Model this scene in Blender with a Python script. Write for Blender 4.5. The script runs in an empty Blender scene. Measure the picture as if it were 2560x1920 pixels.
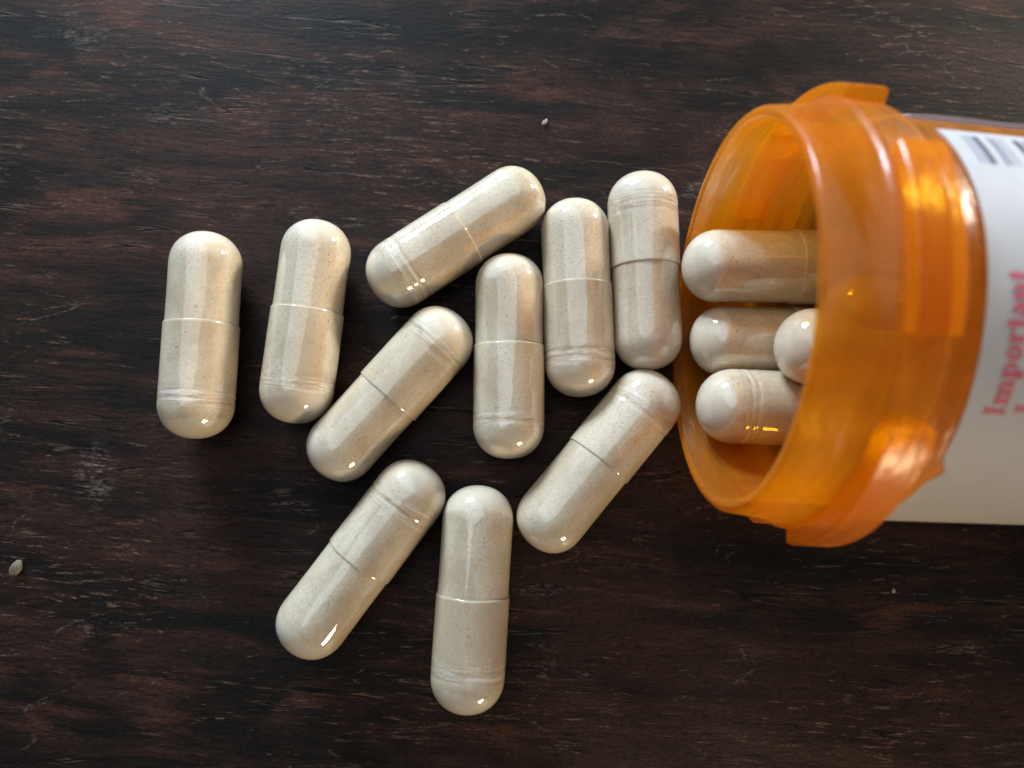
import bpy, bmesh, math, random
from mathutils import Vector, Matrix

# ------------------------------------------------------------------ camera, world, lamps
MM = 0.001
scene = bpy.context.scene
COL = scene.collection

cam_data = bpy.data.cameras.new("camera")
cam = bpy.data.objects.new("camera", cam_data)
COL.objects.link(cam)
fwd = Vector((0.03552, 0.09806, -0.99455)).normalized()
rgt = Vector((0.99936, 0.0, 0.03569)).normalized()
upv = rgt.cross(fwd).normalized()
cam.matrix_world = Matrix(((rgt.x, upv.x, -fwd.x, 0.0),
                           (rgt.y, upv.y, -fwd.y, 0.0),
                           (rgt.z, upv.z, -fwd.z, 91.68 * MM),
                           (0, 0, 0, 1)))
cam_data.sensor_width = 36.0
cam_data.lens = 1850 / 2560 * 36.0
cam_data.clip_start = 0.005
cam_data.clip_end = 10.0
cam_data.dof.use_dof = True
cam_data.dof.focus_distance = 86.0 * MM
cam_data.dof.aperture_fstop = 17.0
scene.camera = cam

world = bpy.data.worlds.new("World")
scene.world = world
world.use_nodes = True
bg = world.node_tree.nodes["Background"]
bg.inputs[0].default_value = (0.80, 0.86, 1.0, 1)
bg.inputs[1].default_value = 0.10

scene.view_settings.view_transform = 'Standard'
scene.view_settings.look = 'None'
scene.view_settings.exposure = 0.12
scene.view_settings.gamma = 1.0
scene.render.engine = 'CYCLES'
scene.cycles.use_denoising = True
scene.cycles.max_bounces = 16
scene.cycles.transparent_max_bounces = 32
scene.cycles.diffuse_bounces = 5
scene.cycles.sample_clamp_indirect = 6.0
scene.cycles.caustics_reflective = False


def area(name, direction, dist, w, h, power, color, target=(0, 0.012, 0.0), shift=(0, 0)):
    d = Vector(direction).normalized()
    L = bpy.data.lights.new(name, 'AREA')
    L.shape = 'RECTANGLE'
    L.size, L.size_y = w, h
    L.energy = power
    L.color = color
    o = bpy.data.objects.new(name, L)
    COL.objects.link(o)
    q = d.to_track_quat('Z', 'Y')
    o.rotation_euler = q.to_euler()
    right = q @ Vector((1, 0, 0)); up = q @ Vector((0, 1, 0))
    o.location = Vector(target) + d * dist + right * shift[0] + up * shift[1]
    return o


# two panes of a daylit window beyond the top of the frame, a second window to
# the upper right, and a warm room lamp towards the viewer
area("window_pane_lamp", (-0.36, 0.90, 0.27), 0.48, 0.055, 0.11, 1.9, (0.70, 0.85, 1.0), shift=(-0.04, 0))
area("window_pane_lamp", (-0.36, 0.90, 0.27), 0.48, 0.055, 0.11, 1.9, (0.70, 0.85, 1.0), shift=(0.04, 0))
area("pale_wall_lamp", (-0.50, 0.74, 0.40), 1.0, 1.2, 0.55, 1.0, (0.86, 0.93, 1.0))
area("overhead_veil_fill", (-0.20, 0.40, 0.89), 1.0, 1.10, 1.0, 3.6, (0.88, 0.95, 1.0))  # unseen overhead fill panel, added to lay a pale veil on the capsule shells
area("side_window_lamp", (0.80, 0.58, 0.19), 1.1, 0.13, 0.15, 12.0, (1.0, 0.90, 0.74))
area("room_lamp", (0.47, -0.84, 0.24), 1.1, 0.20, 0.18, 5.5, (1.0, 0.74, 0.42))


# ------------------------------------------------------------------ node helpers
class NT:
    def __init__(self, mat):
        mat.use_nodes = True
        self.t = mat.node_tree
        self.t.nodes.clear()
        self.out = self.t.nodes.new('ShaderNodeOutputMaterial')

    def n(self, typ, **kw):
        nd = self.t.nodes.new(typ)
        for k, v in kw.items():
            setattr(nd, k, v)
        return nd

    def set(self, sock, v):
        if isinstance(v, bpy.types.NodeSocket):
            self.t.links.new(v, sock)
        elif isinstance(v, (tuple, list)):
            v = tuple(v)
            if sock.type == 'RGBA' and len(v) == 3:
                v = v + (1.0,)
            sock.default_value = v
        else:
            sock.default_value = v

    def math(self, op, a, b=0.0, c=0.0, clamp=False):
        nd = self.n('ShaderNodeMath', operation=op, use_clamp=clamp)
        self.set(nd.inputs[0], a); self.set(nd.inputs[1], b); self.set(nd.inputs[2], c)
        return nd.outputs[0]

    def mapr(self, v, a, b, c=0.0, d=1.0, smooth=True):
        nd = self.n('ShaderNodeMapRange', interpolation_type='SMOOTHSTEP' if smooth else 'LINEAR')
        self.set(nd.inputs[0], v)
        for i, x in enumerate((a, b, c, d)):
            self.set(nd.inputs[1 + i], x)
        return nd.outputs[0]

    def mix(self, f, a, b, mode='MIX'):
        nd = self.n('ShaderNodeMix', data_type='RGBA', blend_type=mode)
        self.set(nd.inputs[0], f); self.set(nd.inputs[6], a); self.set(nd.inputs[7], b)
        return nd.outputs[2]

    def mapping(self, vec, scale=(1, 1, 1), rot=(0, 0, 0), loc=(0, 0, 0)):
        nd = self.n('ShaderNodeMapping')
        self.set(nd.inputs[0], vec)
        nd.inputs['Location'].default_value = loc
        nd.inputs['Rotation'].default_value = rot
        nd.inputs['Scale'].default_value = scale
        return nd.outputs[0]

    def noise(self, vec, scale=1.0, detail=4.0, rough=0.55, dist=0.0, w=None):
        nd = self.n('ShaderNodeTexNoise')
        if w is not None:
            nd.noise_dimensions = '4D'
            self.set(nd.inputs['W'], w)
        self.set(nd.inputs['Vector'], vec)
        nd.inputs['Scale'].default_value = scale
        nd.inputs['Detail'].default_value = detail
        nd.inputs['Roughness'].default_value = rough
        nd.inputs['Distortion'].default_value = dist
        return nd.outputs[0]

    def ramp(self, f, stops):
        nd = self.n('ShaderNodeValToRGB')
        self.set(nd.inputs[0], f)
        el = nd.color_ramp.elements
        while len(el) < len(stops):
            el.new(0.5)
        for e, (p, c) in zip(el, stops):
            e.position = p
            e.color = tuple(c) + (1.0,)
        return nd.outputs[0]

    def bump(self, h, strength, dist, normal=None):
        nd = self.n('ShaderNodeBump')
        nd.inputs['Strength'].default_value = strength
        nd.inputs['Distance'].default_value = dist
        self.set(nd.inputs['Height'], h)
        if normal is not None:
            self.set(nd.inputs['Normal'], normal)
        return nd.outputs[0]

    def coords_mm(self):
        tc = self.n('ShaderNodeTexCoord')
        return self.mapping(tc.outputs['Object'], scale=(1000, 1000, 1000))


def new_mat(name):
    m = bpy.data.materials.new(name)
    return m, NT(m)


# ------------------------------------------------------------------ materials
def wood_material():
    m, g = new_mat("worn_dark_wood")
    P = g.coords_mm()
    # gentle waviness of the grain, running slightly down to the right
    wv = g.n('ShaderNodeTexNoise')
    g.set(wv.inputs['Vector'], g.mapping(P, scale=(0.03, 0.06, 1)))
    wv.inputs['Scale'].default_value = 1.0
    wv.inputs['Detail'].default_value = 4.0
    sub = g.n('ShaderNodeVectorMath', operation='SUBTRACT')
    g.set(sub.inputs[0], wv.outputs[1]); sub.inputs[1].default_value = (0.5, 0.5, 0.5)
    sc = g.n('ShaderNodeVectorMath', operation='MULTIPLY')
    g.set(sc.inputs[0], sub.outputs[0]); sc.inputs[1].default_value = (3.0, 4.5, 0)
    ad = g.n('ShaderNodeVectorMath', operation='ADD')
    g.set(ad.inputs[0], P); g.set(ad.inputs[1], sc.outputs[0])
    G = g.mapping(ad.outputs[0], rot=(0, 0, math.radians(3.5)))

    def nz(sx, sy, ox, det, ro, di=0.0, src=None):
        return g.noise(g.mapping(src or G, scale=(sx, sy, 1), loc=(ox, ox * 0.61, 0)), 1.0, det, ro, di)

    mott = nz(0.030, 0.36, 0.0, 7, 0.68, 0.2)          # irregular streaky mottling
    region = nz(0.032, 0.050, 3.7, 3, 0.5, 0.0, P)
    dash = nz(0.27, 2.0, 12.0, 5, 0.64, 0.25)          # short torn fibres
    tiny = nz(1.3, 3.6, 31.0, 3, 0.65, 0.0)
    grit = nz(4.2, 5.2, 5.0, 2, 0.7, 0.0, P)

    base = g.ramp(mott, [(0.33, (0.0040, 0.0034, 0.0030)), (0.45, (0.0100, 0.0066, 0.0052)),
                         (0.54, (0.023, 0.0120, 0.0090)), (0.68, (0.054, 0.0245, 0.0170))])
    blotch = nz(0.050, 0.095, 7.0, 4, 0.62, 0.5, P)
    base = g.mix(g.mapr(blotch, 0.46, 0.58, 0, 0.82), base, (0.0058, 0.0056, 0.0048))
    # red-brown patches where the stain has worn through
    red = g.mapr(nz(0.045, 0.16, 21.0, 5, 0.64, 0.4), 0.56, 0.68)
    worn = g.mapr(nz(0.018, 0.060, 33.0, 4, 0.6, 0.3), 0.46, 0.62)
    base = g.mix(g.math('MULTIPLY', worn, 0.50), base, (0.050, 0.0235, 0.0165))
    base = g.mix(g.math('MULTIPLY', red, 0.75), base, (0.070, 0.030, 0.019))
    # long open grain lines with paler lips
    ln = nz(0.011, 0.19, 40.0, 3, 0.55)
    c1 = g.math('ABSOLUTE', g.math('SUBTRACT', g.math('FRACT', g.math('MULTIPLY', ln, 5.0)), 0.5))
    brk = g.mapr(nz(0.07, 0.4, 5.0, 3, 0.6), 0.50, 0.58)
    crack = g.math('MULTIPLY', g.mapr(c1, 0.036, 0.008), brk)
    lip = g.math('MULTIPLY', g.math('MULTIPLY', g.mapr(c1, 0.11, 0.05), g.mapr(c1, 0.02, 0.05)),
                 g.math('MULTIPLY', brk, g.mapr(dash, 0.46, 0.58)))
    # dark pits
    pit = g.mapr(dash, 0.395, 0.34)
    base = g.mix(g.math('MULTIPLY', pit, 0.85), base, (0.005, 0.0045, 0.004))
    base = g.mix(g.math('MULTIPLY', crack, 0.95), base, (0.003, 0.003, 0.003))
    base = g.mix(g.math('MULTIPLY', lip, 0.48), base, (0.13, 0.085, 0.062))
    # pale flecks, thick in some regions of the board and rare in others
    thr = g.mapr(region, 0.40, 0.62, 0.700, 0.565, False)
    fleck = g.math('MULTIPLY', g.mapr(g.math('SUBTRACT', dash, thr), 0.0, 0.05), g.mapr(tiny, 0.40, 0.58, 0.25, 1.0))
    base = g.mix(g.math('MULTIPLY', fleck, 0.60), base, (0.145, 0.088, 0.063))
    tan = g.mapr(nz(0.30, 0.62, 50.0, 4, 0.62, 0.3, P), 0.67, 0.75)
    base = g.mix(g.math('MULTIPLY', g.math('MULTIPLY', tan, g.mapr(tiny, 0.38, 0.58, 0.3, 1.0)), 0.70), base, (0.16, 0.088, 0.045))
    # grey dusty rub marks
    for (x, y, rx, ry, k_) in ((-47, -2.0, 2.8, 4.2, 0.75), (-52, 53.5, 7.0, 1.8, 0.45), (-41, 43, 2.6, 2.4, 0.40)):
        ln_ = g.n('ShaderNodeVectorMath', operation='LENGTH')
        g.set(ln_.inputs[0], g.mapping(P, loc=(-x / rx, -y / ry, 0), scale=(1 / rx, 1 / ry, 0)))
        msk = g.math('MULTIPLY', g.mapr(ln_.outputs['Value'], 1.2, 0.0), g.mapr(g.math('ADD', g.math('MULTIPLY', dash, 0.6), g.math('MULTIPLY', tiny, 0.4)), 0.47, 0.60))
        base = g.mix(g.math('MULTIPLY', msk, k_), base, (0.17, 0.150, 0.135))
    # hair scratches across the grain
    wear = g.mapr(nz(0.12, 0.12, 2.0, 3, 0.65, 0.0, P), 0.50, 0.62)
    scr = None
    for rot, off in ((0.55, 4.0), (-0.9, 9.0), (1.35, 15.0)):
        q = g.noise(g.mapping(P, scale=(0.02, 0.12, 1), rot=(0, 0, rot), loc=(off, off * 1.7, 0)), 1.0, 1, 0.4)
        l = g.mapr(g.math('ABSOLUTE', g.math('SUBTRACT', q, 0.5)), 0.0045, 0.0)
        scr = l if scr is None else g.math('MAXIMUM', scr, l)
    scr = g.math('MULTIPLY', g.math('MULTIPLY', scr, wear), g.mapr(tiny, 0.42, 0.60))
    base = g.mix(g.math('MULTIPLY', scr, 0.45), base, (0.16, 0.14, 0.125))
    mic = g.mapr(g.math('ADD', g.math('MULTIPLY', tiny, 0.65), g.math('MULTIPLY', dash, 0.35)), 0.36, 0.64, 0.45, 1.45, False)
    mc = g.n('ShaderNodeCombineXYZ'); [g.set(mc.inputs[q_], mic) for q_ in range(3)]
    base = g.mix(1.0, base, mc.outputs[0], 'MULTIPLY')
    base = g.mix(g.mapr(grit, 0.40, 0.75, 0.0, 0.6), base, g.mix(1.0, base, (2.6, 2.4, 2.3), 'MULTIPLY'))
    base = g.mix(g.math('MULTIPLY', g.mapr(grit, 0.74, 0.80), 0.6), base, (0.22, 0.19, 0.16))

    h = g.math('ADD', dash, g.math('MULTIPLY', tiny, 0.6))
    h = g.math('SUBTRACT', h, g.math('MULTIPLY', crack, 0.9))
    h = g.math('ADD', h, g.math('MULTIPLY', grit, 0.12))
    nrm = g.bump(h, 0.32, 0.00016)
    base = g.mix(1.0, base, (0.84, 0.83, 0.82), 'MULTIPLY')
    b = g.n('ShaderNodeBsdfPrincipled')
    g.set(b.inputs['Base Color'], base)
    g.set(b.inputs['Roughness'], g.mapr(blotch, 0.40, 0.60, 0.60, 0.46))
    b.inputs['Specular IOR Level'].default_value = 0.15
    g.set(b.inputs['Normal'], nrm)
    g.t.links.new(b.outputs[0], g.out.inputs[0])
    return m


def capsule_material():
    m, g = new_mat("powder_filled_capsule_shell")
    P = g.coords_mm()
    oi = g.n('ShaderNodeObjectInfo')
    rnd = g.math('MULTIPLY', oi.outputs['Random'], 60.0)
    sx = g.n('ShaderNodeSeparateXYZ'); g.set(sx.inputs[0], P)
    X = sx.outputs[0]
    # powder pressed against the clear shell: cream where dense, greyer tan where thin
    patch = g.noise(g.mapping(P, scale=(0.13, 0.20, 0.20)), 1.0, 4, 0.55, 0.4, w=rnd)
    base = g.mix(g.mapr(patch, 0.40, 0.62), (0.66, 0.573, 0.432), (0.525, 0.431, 0.30))
    smear = g.noise(g.mapping(P, scale=(0.30, 0.9, 0.9)), 1.0, 6, 0.65, 0.5, w=rnd)
    base = g.mix(g.mapr(smear, 0.54, 0.72, 0, 0.40), base, (0.72, 0.64, 0.54))
    # the powder stops short of the rounded ends: there the milky shell shows plain
    fill = g.math('ADD', g.math('ABSOLUTE', X), g.math('MULTIPLY', g.math('SUBTRACT', patch, 0.5), 7.0))
    fill = g.math('ADD', fill, g.math('MULTIPLY', g.math('SUBTRACT', oi.outputs['Random'], 0.5), 2.4))
    endm = g.mapr(fill, 9.1, 9.8)
    grain = g.noise(g.mapping(P, scale=(3.6, 3.6, 3.6)), 1.0, 3, 0.8, w=rnd)
    base = g.mix(g.mapr(grain, 0.42, 0.66, 0, 0.46), base, (0.40, 0.325, 0.24))
    dots = g.mapr(g.noise(g.mapping(P, scale=(3.4, 3.4, 3.4), loc=(4, 4, 4)), 1.0, 1.5, 0.6, w=rnd), 0.62, 0.70)
    dens = g.mapr(g.noise(g.mapping(P, scale=(0.2, 0.3, 0.3), loc=(14, 4, 4)), 1.0, 2, 0.6, w=rnd), 0.35, 0.65, 0.05, 0.60)
    base = g.mix(g.math('MULTIPLY', dots, dens), base, (0.15, 0.10, 0.065))
    base = g.mix(g.math('MULTIPLY', endm, 0.72), base, (0.67, 0.601, 0.48))
    # brownish powder caught in the lock rings of the cap
    ring = g.math('MULTIPLY', g.mapr(X, 5.6, 7.2), g.mapr(X, 9.2, 8.1))
    rn = g.noise(g.mapping(P, scale=(2.6, 0.22, 0.22), loc=(9, 0, 0)), 1.0, 5, 0.65, 0.6, w=rnd)
    base = g.mix(g.math('MULTIPLY', g.math('MULTIPLY', ring, g.mapr(rn, 0.50, 0.66)), 0.60), base, (0.33, 0.23, 0.14))
    base = g.mix(g.math('MULTIPLY', g.math('MULTIPLY', ring, g.mapr(rn, 0.47, 0.36)), 0.60), base, (0.84, 0.80, 0.74))
    b = g.n('ShaderNodeBsdfPrincipled')
    g.set(b.inputs['Base Color'], base)
    b.inputs['Roughness'].default_value = 0.5
    b.inputs['Specular IOR Level'].default_value = 0.15
    b.inputs['Subsurface Weight'].default_value = 0.25
    b.inputs['Subsurface Radius'].default_value = (1.0, 0.62, 0.36)
    b.inputs['Subsurface Scale'].default_value = 0.0008
    b.inputs['Coat Weight'].default_value = 1.0
    b.inputs['Coat Roughness'].default_value = 0.045
    b.inputs['Coat IOR'].default_value = 2.0
    nz = g.noise(g.mapping(P, scale=(0.30, 0.4, 0.4)), 1.0, 2, 0.5, w=rnd)
    nb = g.bump(nz, 0.10, 0.0006)
    g.set(b.inputs['Normal'], g.bump(grain, 0.12, 0.0001, nb))
    g.set(b.inputs['Coat Normal'], nb)
    g.t.links.new(b.outputs[0], g.out.inputs[0])
    return m


def amber_material(name, scatter=0.42, rough=0.26):
    m, g = new_mat(name)
    P = g.coords_mm()
    tr = g.n('ShaderNodeBsdfTransparent')
    tr.inputs[0].default_value = (0.99, 0.81, 0.22, 1)
    dif = g.n('ShaderNodeBsdfDiffuse'); dif.inputs[0].default_value = (1.0, 0.35, 0.004, 1)
    tl = g.n('ShaderNodeBsdfTranslucent'); tl.inputs[0].default_value = (1.0, 0.42, 0.008, 1)
    sc = g.n('ShaderNodeMixShader'); sc.inputs[0].default_value = 0.60
    g.t.links.new(dif.outputs[0], sc.inputs[1]); g.t.links.new(tl.outputs[0], sc.inputs[2])
    # mould streaks and fine rub marks scatter a little more
    st = g.noise(g.mapping(P, scale=(0.5, 0.06, 0.06)), 1.0, 4, 0.6)
    rub = g.mapr(g.noise(g.mapping(P, scale=(0.25, 2.2, 2.2), rot=(0, 0.3, 0)), 1.0, 4, 0.7), 0.58, 0.72, 0, 0.12)
    fac = g.math('ADD', g.mapr(st, 0.35, 0.65, scatter * 0.8, scatter * 1.2), rub, clamp=True)
    mx = g.n('ShaderNodeMixShader'); g.set(mx.inputs[0], fac)
    g.t.links.new(tr.outputs[0], mx.inputs[1]); g.t.links.new(sc.outputs[0], mx.inputs[2])
    gl = g.n('ShaderNodeBsdfGlossy'); gl.inputs['Roughness'].default_value = rough
    nb = g.bump(g.noise(g.mapping(P, scale=(0.45, 0.16, 0.16)), 1.0, 3, 0.5), 0.45, 0.0007)
    g.set(gl.inputs['Normal'], nb)
    fr = g.n('ShaderNodeFresnel'); fr.inputs[0].default_value = 1.45
    m2 = g.n('ShaderNodeMixShader')
    g.set(m2.inputs[0], g.math('MINIMUM', fr.outputs[0], 0.26))
    g.t.links.new(mx.outputs[0], m2.inputs[1]); g.t.links.new(gl.outputs[0], m2.inputs[2])
    g.t.links.new(m2.outputs[0], g.out.inputs[0])
    return m


def plain(name, color, rough=0.6, spec=0.3, trans=0.0, noise_amt=0.06, scale=2.0):
    m, g = new_mat(name)
    P = g.coords_mm()
    nz = g.noise(P, scale, 4, 0.6)
    c = g.mix(g.mapr(nz, 0.3, 0.7), tuple(x * (1 - noise_amt) for x in color), tuple(min(1, x * (1 + noise_amt)) for x in color))
    b = g.n('ShaderNodeBsdfPrincipled')
    g.set(b.inputs['Base Color'], c)
    b.inputs['Roughness'].default_value = rough
    b.inputs['Specular IOR Level'].default_value = spec
    g.set(b.inputs['Normal'], g.bump(nz, 0.15, 0.0001))
    if trans > 0:
        t = g.n('ShaderNodeBsdfTranslucent'); g.set(t.inputs[0], c)
        x = g.n('ShaderNodeMixShader'); x.inputs[0].default_value = trans
        g.t.links.new(b.outputs[0], x.inputs[1]); g.t.links.new(t.outputs[0], x.inputs[2])
        g.t.links.new(x.outputs[0], g.out.inputs[0])
    else:
        g.t.links.new(b.outputs[0], g.out.inputs[0])
    return m


M_WOOD = wood_material()
M_CAPS = capsule_material()
M_AMBER = amber_material("amber_plastic")
M_PAPER = plain("white_label_paper", (0.64, 0.655, 0.69), 0.55, 0.3, 0.35, 0.02, 0.6)
M_RED = plain("red_print", (0.55, 0.09, 0.145), 0.6, 0.3, 0, 0.25, 3.0)
M_INK = plain("dark_blue_black_print", (0.02, 0.025, 0.06), 0.6, 0.3, 0, 0.3, 3.0)
M_INK2 = plain("grey_blue_print", (0.15, 0.17, 0.26), 0.6, 0.3, 0, 0.2, 3.0)
M_CRUMB = plain("pale_crumb", (0.20, 0.175, 0.115), 0.7, 0.3, 0, 0.3, 3.0)
M_CRUMBW = plain("white_crumb", (0.40, 0.38, 0.37), 0.6, 0.3, 0, 0.2, 3.0)


# ------------------------------------------------------------------ mesh helpers (input in mm)
def mesh_obj(name, verts, faces, mat, parent=None, smooth=True, sharp=None):
    me = bpy.data.meshes.new(name)
    me.from_pydata([(v[0] * MM, v[1] * MM, v[2] * MM) for v in verts], [], faces)
    bm = bmesh.new(); bm.from_mesh(me)
    bmesh.ops.recalc_face_normals(bm, faces=bm.faces)
    for f in bm.faces:
        f.smooth = smooth
    if smooth and sharp is not None:
        for e in bm.edges:
            if len(e.link_faces) == 2 and e.calc_face_angle(0) > sharp:
                e.smooth = False
    bm.to_mesh(me); bm.free()
    me.materials.append(mat)
    o = bpy.data.objects.new(name, me)
    COL.objects.link(o)
    if parent is not None:
        o.parent = parent
    return o


def revolve(profile, seg, wobble=None):
    """profile of (x, r) revolved about local X; r==0 gives a pole"""
    verts, faces, rings = [], [], []
    for i, (x, r) in enumerate(profile):
        if r < 1e-6:
            rings.append([len(verts)]); verts.append((x, 0, 0)); continue
        ring = []
        for j in range(seg):
            a = 2 * math.pi * j / seg
            p = (x, r * math.sin(a), r * math.cos(a))
            if wobble:
                p = wobble(p, a)
            ring.append(len(verts)); verts.append(p)
        rings.append(ring)
    for A, B in zip(rings, rings[1:]):
        if len(A) == 1 and len(B) == 1:
            continue
        for j in range(seg):
            k = (j + 1) % seg
            if len(A) == 1:
                faces.append((A[0], B[k], B[j]))
            elif len(B) == 1:
                faces.append((A[j], A[k], B[0]))
            else:
                faces.append((A[j], A[k], B[k], B[j]))
    return verts, faces


def tag(o, label, cat, group=None):
    o["label"] = label; o["category"] = cat
    if group:
        o["group"] = group


# ------------------------------------------------------------------ tabletop
def build_tabletop():
    nx, ny = 24, 18
    X0, X1, Y0, Y1, T = -330, 330, -260, 280, 24
    v = [(X0, Y0, 0), (X1, Y0, 0), (X1, Y1, 0), (X0, Y1, 0), (X0, Y0, -T), (X1, Y0, -T), (X1, Y1, -T), (X0, Y1, -T)]
    f = [(0, 1, 2, 3), (4, 7, 6, 5), (0, 4, 5, 1), (1, 5, 6, 2), (2, 6, 7, 3), (3, 7, 4, 0)]
    o = mesh_obj("tabletop", v, f, M_WOOD, smooth=False)
    bv = o.modifiers.new("edge", 'BEVEL'); bv.width = 0.002; bv.segments = 3
    o["kind"] = "structure"
    o["label"] = "worn dark brown wooden tabletop with scuffed open grain"
    return o


build_tabletop()

# ------------------------------------------------------------------ capsules
R_CAP, R_BODY = 4.25, 4.12


def dome(r, n=14, p=2.15, flat=0.98):
    """quarter profile from pole (0,0) to (r*flat, r): rounded end, slightly blunter than a ball"""
    out = []
    for i in range(n + 1):
        t = math.pi / 2 * i / n
        out.append((r * flat * (1 - abs(math.cos(t)) ** (2 / p)), r * abs(math.sin(t)) ** (2 / p)))
    return out


def make_capsule(P_body, P_cap, cap_len, label, group, dent=None, seed=0, roll=0.0):
    rnd = random.Random(seed)
    A, B = Vector(P_body), Vector(P_cap)
    L = (B - A).length
    axis = (B - A).normalized()
    root = bpy.data.objects.new("capsule", None)
    root.empty_display_size = 0.004
    COL.objects.link(root)
    side = Vector((0, 0, 1)).cross(axis).normalized()
    up = axis.cross(side)
    rot = Matrix((axis, side, up)).transposed() @ Matrix.Rotation(roll, 3, 'X')
    mid = (A + B) / 2
    root.matrix_world = Matrix.Translation(mid * MM) @ rot.to_4x4()
    h = L / 2
    xs = h - cap_len                      # seam
    # body: dome at -h, straight wall running into the cap
    prof = [(-h + x, r) for x, r in dome(R_BODY)]
    for i in range(1, 13):
        x = -h + R_BODY * 0.98 + (xs + 2.0 + h - R_BODY * 0.98) * i / 12
        prof.append((x, R_BODY - 0.03 * math.sin(math.pi * i / 12)))
    prof += [(xs + 2.0, R_BODY - 0.3), (xs + 2.05, 0)]

    def wob(p, a):
        x, y, z = p
        k = 1 + 0.004 * math.sin(2 * a + seed)
        if dent:
            dx, da, dep = dent
            g_ = math.exp(-((x - dx) / 2.4) ** 2) * math.exp(-((math.atan2(math.sin(a - da), math.cos(a - da))) / 0.55) ** 2)
            k -= dep * g_ / R_BODY
        return (x, y * k, z * k)
    v, f = revolve(prof, 56, wob)
    mesh_obj("body", v, f, M_CAPS, root, True, math.radians(50))
    # cap: open edge at the seam, shallow double lock ring near the dome
    tilt = rnd.uniform(-0.10, 0.10); tph = rnd.uniform(0, 6.28)
    pc = [(xs, R_BODY - 0.06), (xs, R_CAP - 0.03), (xs + 0.035, R_CAP)]
    x0, x1 = xs + 0.25, h - R_CAP * 0.98
    q1, q2, sh = rnd.uniform(0.25, 1.0), rnd.uniform(0.2, 1.0), rnd.uniform(-0.25, 0.15)
    ring1, ring2 = x1 - 0.25 + sh, x1 - 1.1 + 1.6 * sh
    for i in range(0, 61):
        x = x0 + (x1 - x0) * i / 60
        r = R_CAP
        r -= 0.040 * q1 * math.exp(-((x - ring1) / 0.17) ** 2)
        r -= 0.050 * q2 * math.exp(-((x - ring2) / 0.22) ** 2)
        r += 0.010 * math.exp(-((x - (ring1 + ring2) / 2) / 0.25) ** 2)
        pc.append((x, r))
    pc += [(h - x, r) for x, r in reversed(dome(R_CAP)[:-1])]

    def wobc(p, a):
        x, y, z = p
        k = 1 + 0.004 * math.sin(2 * a + seed * 1.7)
        if x < xs + 0.2:
            x += tilt * math.cos(a + tph) + 0.025 * math.sin(5 * a + seed)
        return (x, y * k, z * k)
    v, f = revolve(pc, 56, wobc)
    mesh_obj("cap", v, f, M_CAPS, root, True, math.radians(50))
    tag(root, label, "capsule", group)
    return root


GT = "capsules spilled on the wood"
GB = "capsules still in the bottle mouth"
Z = 4.27
make_capsule((-33.17, 26.63, Z), (-33.79, 2.09, Z), 13.35,
             "leftmost cream capsule lying apart, nearly upright in view", GT, seed=1, roll=0.4)
make_capsule((-19.94, 28.21, Z), (-22.55, 3.88, Z), 13.35,
             "second capsule from the left, leaning slightly right, standing apart from the cluster", GT, dent=(-5.2, -1.25 + math.pi, 0.07), seed=2, roll=0.0)
make_capsule((6.42, 33.20, Z), (-13.55, 19.75, Z), 12.9,
             "slanting capsule at the top with a long window glint", GT, seed=3, roll=1.0)
make_capsule((-19.3, -1.77, Z), (-3.05, 16.72, Z), 12.9,
             "tilted capsule touching the slanting glinting capsule from below, cap end upper right", GT, seed=4, roll=2.1)
make_capsule((10.65, 31.23, Z), (11.35, 7.07, Z), 13.4,
             "upright capsule in the cluster, second from the bottle, cap end down", GT, seed=5, roll=2.8)
make_capsule((19.44, 10.30, Z + 0.25), (19.02, 34.68, Z), 12.0,
             "upright capsule right beside the bottle mouth, cap end up", GT, seed=6, roll=3.3)
make_capsule((2.85, 24.34, Z), (2.70, -0.27, Z), 13.4,
             "upright capsule in the middle of the photo, left one of the upright cluster", GT, seed=7, roll=4.4)
make_capsule((5.23, -10.08, Z), (21.50, 9.35, Z), 12.85,
             "tilted capsule below the cluster with its cap end at the bottle rim", GT, seed=8, roll=5.0)
make_capsule((-21.92, -21.87, Z), (-6.42, -1.24, Z), 13.4,
             "tilted capsule at lower left beside the bottommost capsule", GT, seed=9, roll=5.9)
make_capsule((-0.62, -3.29, Z), (-2.19, -28.93, Z), 13.2,
             "bottommost capsule, upright in view with cap end down", GT, seed=10, roll=0.8)

# ------------------------------------------------------------------ pill bottle
B_ORG = Vector((23.73, 14.017, 20.80))
YAW, PIT = -0.0524, -0.034
ax = Vector((math.cos(YAW) * math.cos(PIT), math.sin(YAW) * math.cos(PIT), math.sin(PIT)))
ee = Vector((0, 0, 1)).cross(ax).normalized()
nn = ax.cross(ee)


def bp(k, deg, r):
    a = math.radians(deg)
    return B_ORG + ax * k + nn * (r * math.cos(a)) + ee * (r * math.sin(a))


bottle = bpy.data.objects.new("pill_bottle", None)
bottle.empty_display_size = 0.01
COL.objects.link(bottle)
bottle.matrix_world = Matrix.Translation(B_ORG * MM) @ Matrix((ax, ee, nn)).transposed().to_4x4()
tag(bottle, "open amber plastic pill bottle lying on its side with a white label", "pill bottle")

RB, K0, TAPER, KEND = 19.18, 12.5, 0.016, 78.0


def r_out(k):
    return RB - TAPER * (k - K0)


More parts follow.
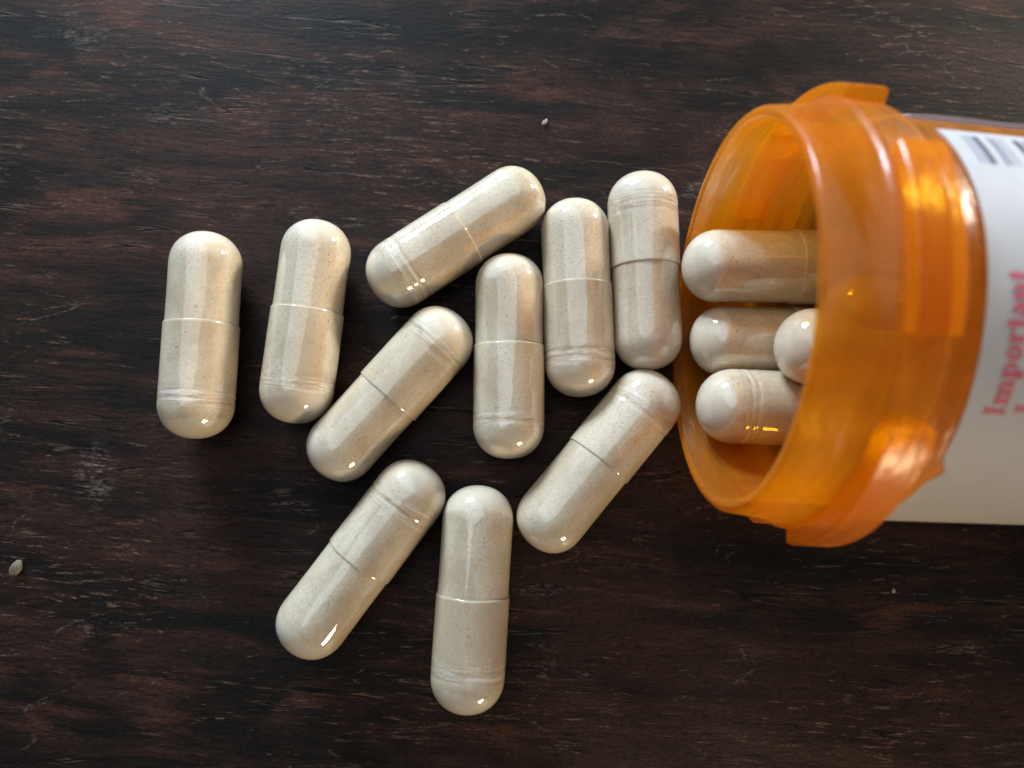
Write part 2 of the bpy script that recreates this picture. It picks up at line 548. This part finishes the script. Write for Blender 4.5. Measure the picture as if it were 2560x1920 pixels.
outer = [(0.35, 18.22), (0.10, 18.42), (0.0, 18.75), (0.10, 19.08), (0.38, 19.30), (2.6, 19.55), (4.9, 19.88), (5.25, 20.10), (5.45, 20.42),
         (5.75, 20.50), (6.05, 20.36), (9.0, 20.26), (9.35, 20.12), (9.75, 19.62), (10.1, 19.36), (10.6, r_out(10.6)), (16, r_out(16)), (30, r_out(30)),
         (50, r_out(50)), (70, r_out(70)), (76.5, r_out(76.5)), (KEND - 0.4, r_out(KEND) - 0.35), (KEND, r_out(KEND) - 1.3), (KEND, 0)]
inner = [(KEND - 1.2, 0), (KEND - 1.2, r_out(KEND) - 2.4), (KEND - 2.2, r_out(KEND) - 1.25), (50, r_out(50) - 1.1), (14, r_out(14) - 1.1), (6, 18.12), (2, 18.15), (0.35, 18.22)]
v, f = revolve(outer + inner, 160)
mesh_obj("vessel", v, f, M_AMBER, bottle, True, math.radians(38))


def lug(phi0, phi1, k0=5.62, k1=9.3, r0=20.0, r1=21.8):
    verts, faces = [], []
    n = 18
    for i in range(n + 1):
        a = math.radians(phi0 + (phi1 - phi0) * i / n)
        e = 0.10 if i in (0, n) else 0.0
        for (k, r) in ((k0, r0), (k0, r1 - 0.14 - e), (k0 + 0.14, r1 - e), (k1 - 0.16, r1 - e), (k1, r1 - 0.16 - e), (k1, r0)):
            verts.append((k, r * math.sin(a), r * math.cos(a)))
    for i in range(n):
        for j in range(6):
            faces.append((i * 6 + j, i * 6 + (j + 1) % 6, (i + 1) * 6 + (j + 1) % 6, (i + 1) * 6 + j))
    faces.append(tuple(range(5, -1, -1))); faces.append(tuple(n * 6 + j for j in range(6)))
    return mesh_obj("locking_lug", verts, faces, M_AMBER, bottle, True, math.radians(30))


lug(56, 88, r1=21.6); lug(-13.5, 27); lug(-86, -33, r1=22.0); lug(-148, -108); lug(98, 133)

# label: paper strip round the body with a gap at the upper back
PH0, PH1, LK1 = 45.5, -300.5, 68.0


def label_edge(deg):
    k = 12.5 + 0.06 * math.sin(deg * 0.11)
    k += 0.95 * math.exp(-((deg + 49) / 3.2) ** 2)
    return k


def label_r(k, deg):
    r = r_out(k) + 0.06
    t = max(0.0, (-deg - 285) / 14.0)            # the far end of the wrap stands off a little
    return r + (0.22 + 0.10 * math.sin(k * 0.9)) * t * t


lv, lf = [], []
NA, KS = 180, [0.0, 0.03, 0.08, 0.15, 0.3, 0.6, 1.0]
for i in range(NA + 1):
    d = PH0 + (PH1 - PH0) * i / NA
    for th in (0.0, 0.11):
        for s in KS:
            k = label_edge(d) * (1 - s) + LK1 * s
            r = label_r(k, d) + th
            a = math.radians(d)
            lv.append((k, r * math.sin(a), r * math.cos(a)))
W = len(KS)
for i in range(NA):
    a0, b0 = i * 2 * W, (i + 1) * 2 * W
    for s in range(W - 1):
        lf.append((a0 + s, a0 + s + 1, b0 + s + 1, b0 + s))
        lf.append((a0 + W + s, b0 + W + s, b0 + W + s + 1, a0 + W + s + 1))
    lf.append((a0, b0, b0 + W, a0 + W))
    lf.append((a0 + W - 1, a0 + 2 * W - 1, b0 + 2 * W - 1, b0 + W - 1))
for base_i in (0, NA * 2 * W):
    for s in range(W - 1):
        lf.append((base_i + s, base_i + W + s, base_i + W + s + 1, base_i + s + 1))
label = mesh_obj("label", lv, lf, M_PAPER, bottle, True, math.radians(40))
label["label"] = "white paper label with barcode and red lettering"


def print_patch(name, polys, mat, lift=0.135):
    """polys: lists of (phi_deg, k) corners laid on the label as thin ink"""
    verts, faces = [], []
    for poly in polys:
        idx = []
        for (d, k) in poly:
            r = r_out(k) + 0.06 + lift
            a = math.radians(d)
            idx.append(len(verts)); verts.append((k, r * math.sin(a), r * math.cos(a)))
        faces.append(tuple(idx))
    return mesh_obj(name, verts, faces, mat, label, False)


def strip(k0, k1, d0, d1, n=8):
    return [[(d0 + (d1 - d0) * i / n, k0), (d0 + (d1 - d0) * i / n, k1), (d0 + (d1 - d0) * (i + 1) / n, k1), (d0 + (d1 - d0) * (i + 1) / n, k0)] for i in range(n)]


for (k0, k1, mt) in ((13.95, 14.10, M_INK2), (14.40, 14.52, M_INK2), (14.72, 14.95, M_INK2), (14.98, 15.30, M_INK), (16.10, 16.42, M_INK2), (16.62, 16.80, M_INK2),
                     (17.20, 17.32, M_INK2), (18.35, 18.85, M_INK), (19.2, 19.4, M_INK), (19.7, 20.2, M_INK), (20.6, 20.75, M_INK)):
    print_patch("barcode_bar", strip(k0, k1, 30.0, 42.3), mt)

# serif letters drawn as strokes in em units (x right, y up), then laid round the label
def arc(cx, cy, rx, ry, a0, a1, w, n=14):
    out = []
    for i in range(n):
        qs = []
        for (a, rr) in ((a0 + (a1 - a0) * i / n, 1), (a0 + (a1 - a0) * (i + 1) / n, 1), (a0 + (a1 - a0) * (i + 1) / n, 0), (a0 + (a1 - a0) * i / n, 0)):
            t = math.radians(a)
            ww = w * (0.55 + 0.45 * abs(math.cos(t)))
            qs.append((cx + (rx - (0 if rr else ww)) * math.cos(t), cy + (ry - (0 if rr else ww * 0.62)) * math.sin(t)))
        out.append(qs)
    return out


def rect(x0, y0, x1, y1):
    return [[(x0, y0), (x1, y0), (x1, y1), (x0, y1)]]


SW, SH, XH, CH = 0.165, 0.07, 0.46, 0.67


def stem(x, y0=0.0, y1=XH, top=True, bot=True, flag=True):
    p = rect(x, y0, x + SW, y1)
    if bot:
        p += rect(x - 0.055, y0, x + SW + 0.055, y0 + SH)
    if top:
        p += rect(x - 0.06, y1 - SH, x + (0.0 if flag else SW + 0.06), y1)
    return p


def glyph(ch):
    if ch == 'I':
        return stem(0.12, 0, CH, True, True, False) + rect(0.06, CH - SH, 0.315, CH), 0.39
    if ch == 'm':
        return (stem(0.07) + stem(0.34, 0, 0.34, False) + stem(0.61, 0, 0.34, False)
                + arc(0.325, 0.31, 0.15, 0.16, 0, 150, SW) + arc(0.595, 0.31, 0.15, 0.16, 0, 150, SW)), 0.83
    if ch == 'n':
        return stem(0.07) + stem(0.35, 0, 0.34, False) + arc(0.335, 0.31, 0.15, 0.16, 0, 150, SW), 0.57
    if ch == 'p':
        return stem(0.07, -0.2, XH) + arc(0.28, 0.23, 0.235, 0.24, -150, 150, SW), 0.56
    if ch == 'o':
        return arc(0.25, 0.23, 0.225, 0.24, 0, 360, SW, 24), 0.50
    if ch == 'r':
        return stem(0.07) + arc(0.31, 0.30, 0.11, 0.16, 20, 160, SW * 0.9) + rect(0.30, 0.33, 0.41, 0.43), 0.44
    if ch == 't':
        return rect(0.09, 0.06, 0.09 + SW, 0.60) + rect(0.01, XH - SH, 0.30, XH) + arc(0.215, 0.11, 0.125, 0.12, 180, 310, SW), 0.34
    if ch == 'a':
        return (rect(0.27, 0.04, 0.27 + SW, 0.33) + arc(0.235, 0.31, 0.17, 0.16, 0, 155, SW) + arc(0.19, 0.135, 0.16, 0.145, 60, 330, SW * 0.9)
                + rect(0.38, 0.0, 0.49, SH)), 0.50
    return [], 0.3


def lettering(text, phi_start, k_top, em):
    polys, x = [], 0.0
    for ch in text:
        ps, adv = glyph(ch)
        for p in ps:
            # polygons are subdivided implicitly: each is small against the curvature
            polys.append([(phi_start + math.degrees((x + px) * em / 19.2), k_top + (CH - py) * em) for px, py in p])
        x += adv
    # two lifts avoid coplanar overlaps between stroke pieces
    verts, faces = [], []
    for i, poly in enumerate(polys):
        idx = []
        for (d, k) in poly:
            r = r_out(k) + 0.06 + 0.135 + 0.0015 * (i % 40)
            a = math.radians(d)
            idx.append(len(verts)); verts.append((k, r * math.sin(a), r * math.cos(a)))
        faces.append(tuple(idx))
    return mesh_obj("lettering", verts, faces, M_RED, label, False)


lettering("Important", -31.8, 13.95, 2.50)
lettering("I", -31.0, 16.35, 2.50)

# ------------------------------------------------------------------ capsules inside the mouth
def inside(k, d0, d1, r0, r1, L, cap_first, cap_len, label_, seed, roll):
    a0 = bp(k - 4.1, d0, r0); a1 = bp(k - 4.1 + L, d1, r1)
    d = (a1 - a0).normalized()
    a1 = a0 + d * L
    if cap_first:
        make_capsule(a1, a0, cap_len, label_, GB, seed=seed, roll=roll)
    else:
        make_capsule(a0, a1, cap_len, label_, GB, seed=seed, roll=roll)


inside(2.87, 146.0, 139.5, 13.8, 13.6, 25.0, False, 12.5, "uppermost of the capsules poking out of the amber bottle mouth", 11, 0.3)
inside(4.84, -178.2, 177.2, 13.8, 13.7, 24.6, False, 13.0, "shaded middle capsule lying between two others in the bottle mouth", 12, 1.3)
inside(4.96, -143.6, -145.6, 13.8, 13.7, 24.8, True, 13.2, "lowest capsule in the bottle mouth, lying on the amber wall", 13, 2.2)
inside(11.66, -163.0, -164.0, 6.0, 6.0, 24.8, False, 13.0, "capsule stacked on the others deeper in the bottle, only its round end showing", 14, 3.1)
inside(16.5, 160.0, 160.0, 5.8, 5.8, 24.8, False, 13.0, "capsule deep inside, a dim shape behind the amber wall near the label", 15, 4.1)

# ------------------------------------------------------------------ crumbs on the wood
def crumb(x, y, a, b, c, ang, mat, label_, seed):
    rnd = random.Random(seed)
    bm = bmesh.new()
    bmesh.ops.create_icosphere(bm, subdivisions=3, radius=1.0)
    for vv in bm.verts:
        n_ = vv.co.normalized()
        k = 1 + 0.16 * math.sin(3 * n_.x + seed) * math.cos(2.3 * n_.y) + 0.10 * math.sin(5 * n_.y + 2 * n_.z + seed) + rnd.uniform(-0.03, 0.03)
        tp = 1 - 0.35 * max(0, n_.x)
        vv.co = Vector((n_.x * a * k, n_.y * b * k * tp, n_.z * c * k * tp))
    co = [tuple(vv.co) for vv in bm.verts]
    fc = [tuple(x_.index for x_ in f_.verts) for f_ in bm.faces]
    bm.free()
    o = mesh_obj("crumb", co, fc, mat)
    o.location = (x * MM, y * MM, c * 0.9 * MM)
    o.rotation_euler = (0, 0, ang)
    tag(o, label_, "crumb", "crumbs on the wood")


crumb(-55.5, -13.1, 1.0, 0.68, 0.4, math.radians(235), M_CRUMB, "largest pale greenish crumb at the left edge of the wood", 3)
crumb(7.5, 43.0, 0.48, 0.24, 0.2, math.radians(55), M_CRUMBW, "tiny white crumb above the slanting capsule", 5)
crumb(50.3, -16.4, 0.32, 0.25, 0.2, math.radians(80), M_CRUMBW, "tiny whitish speck on dark wood below the bottle", 8)
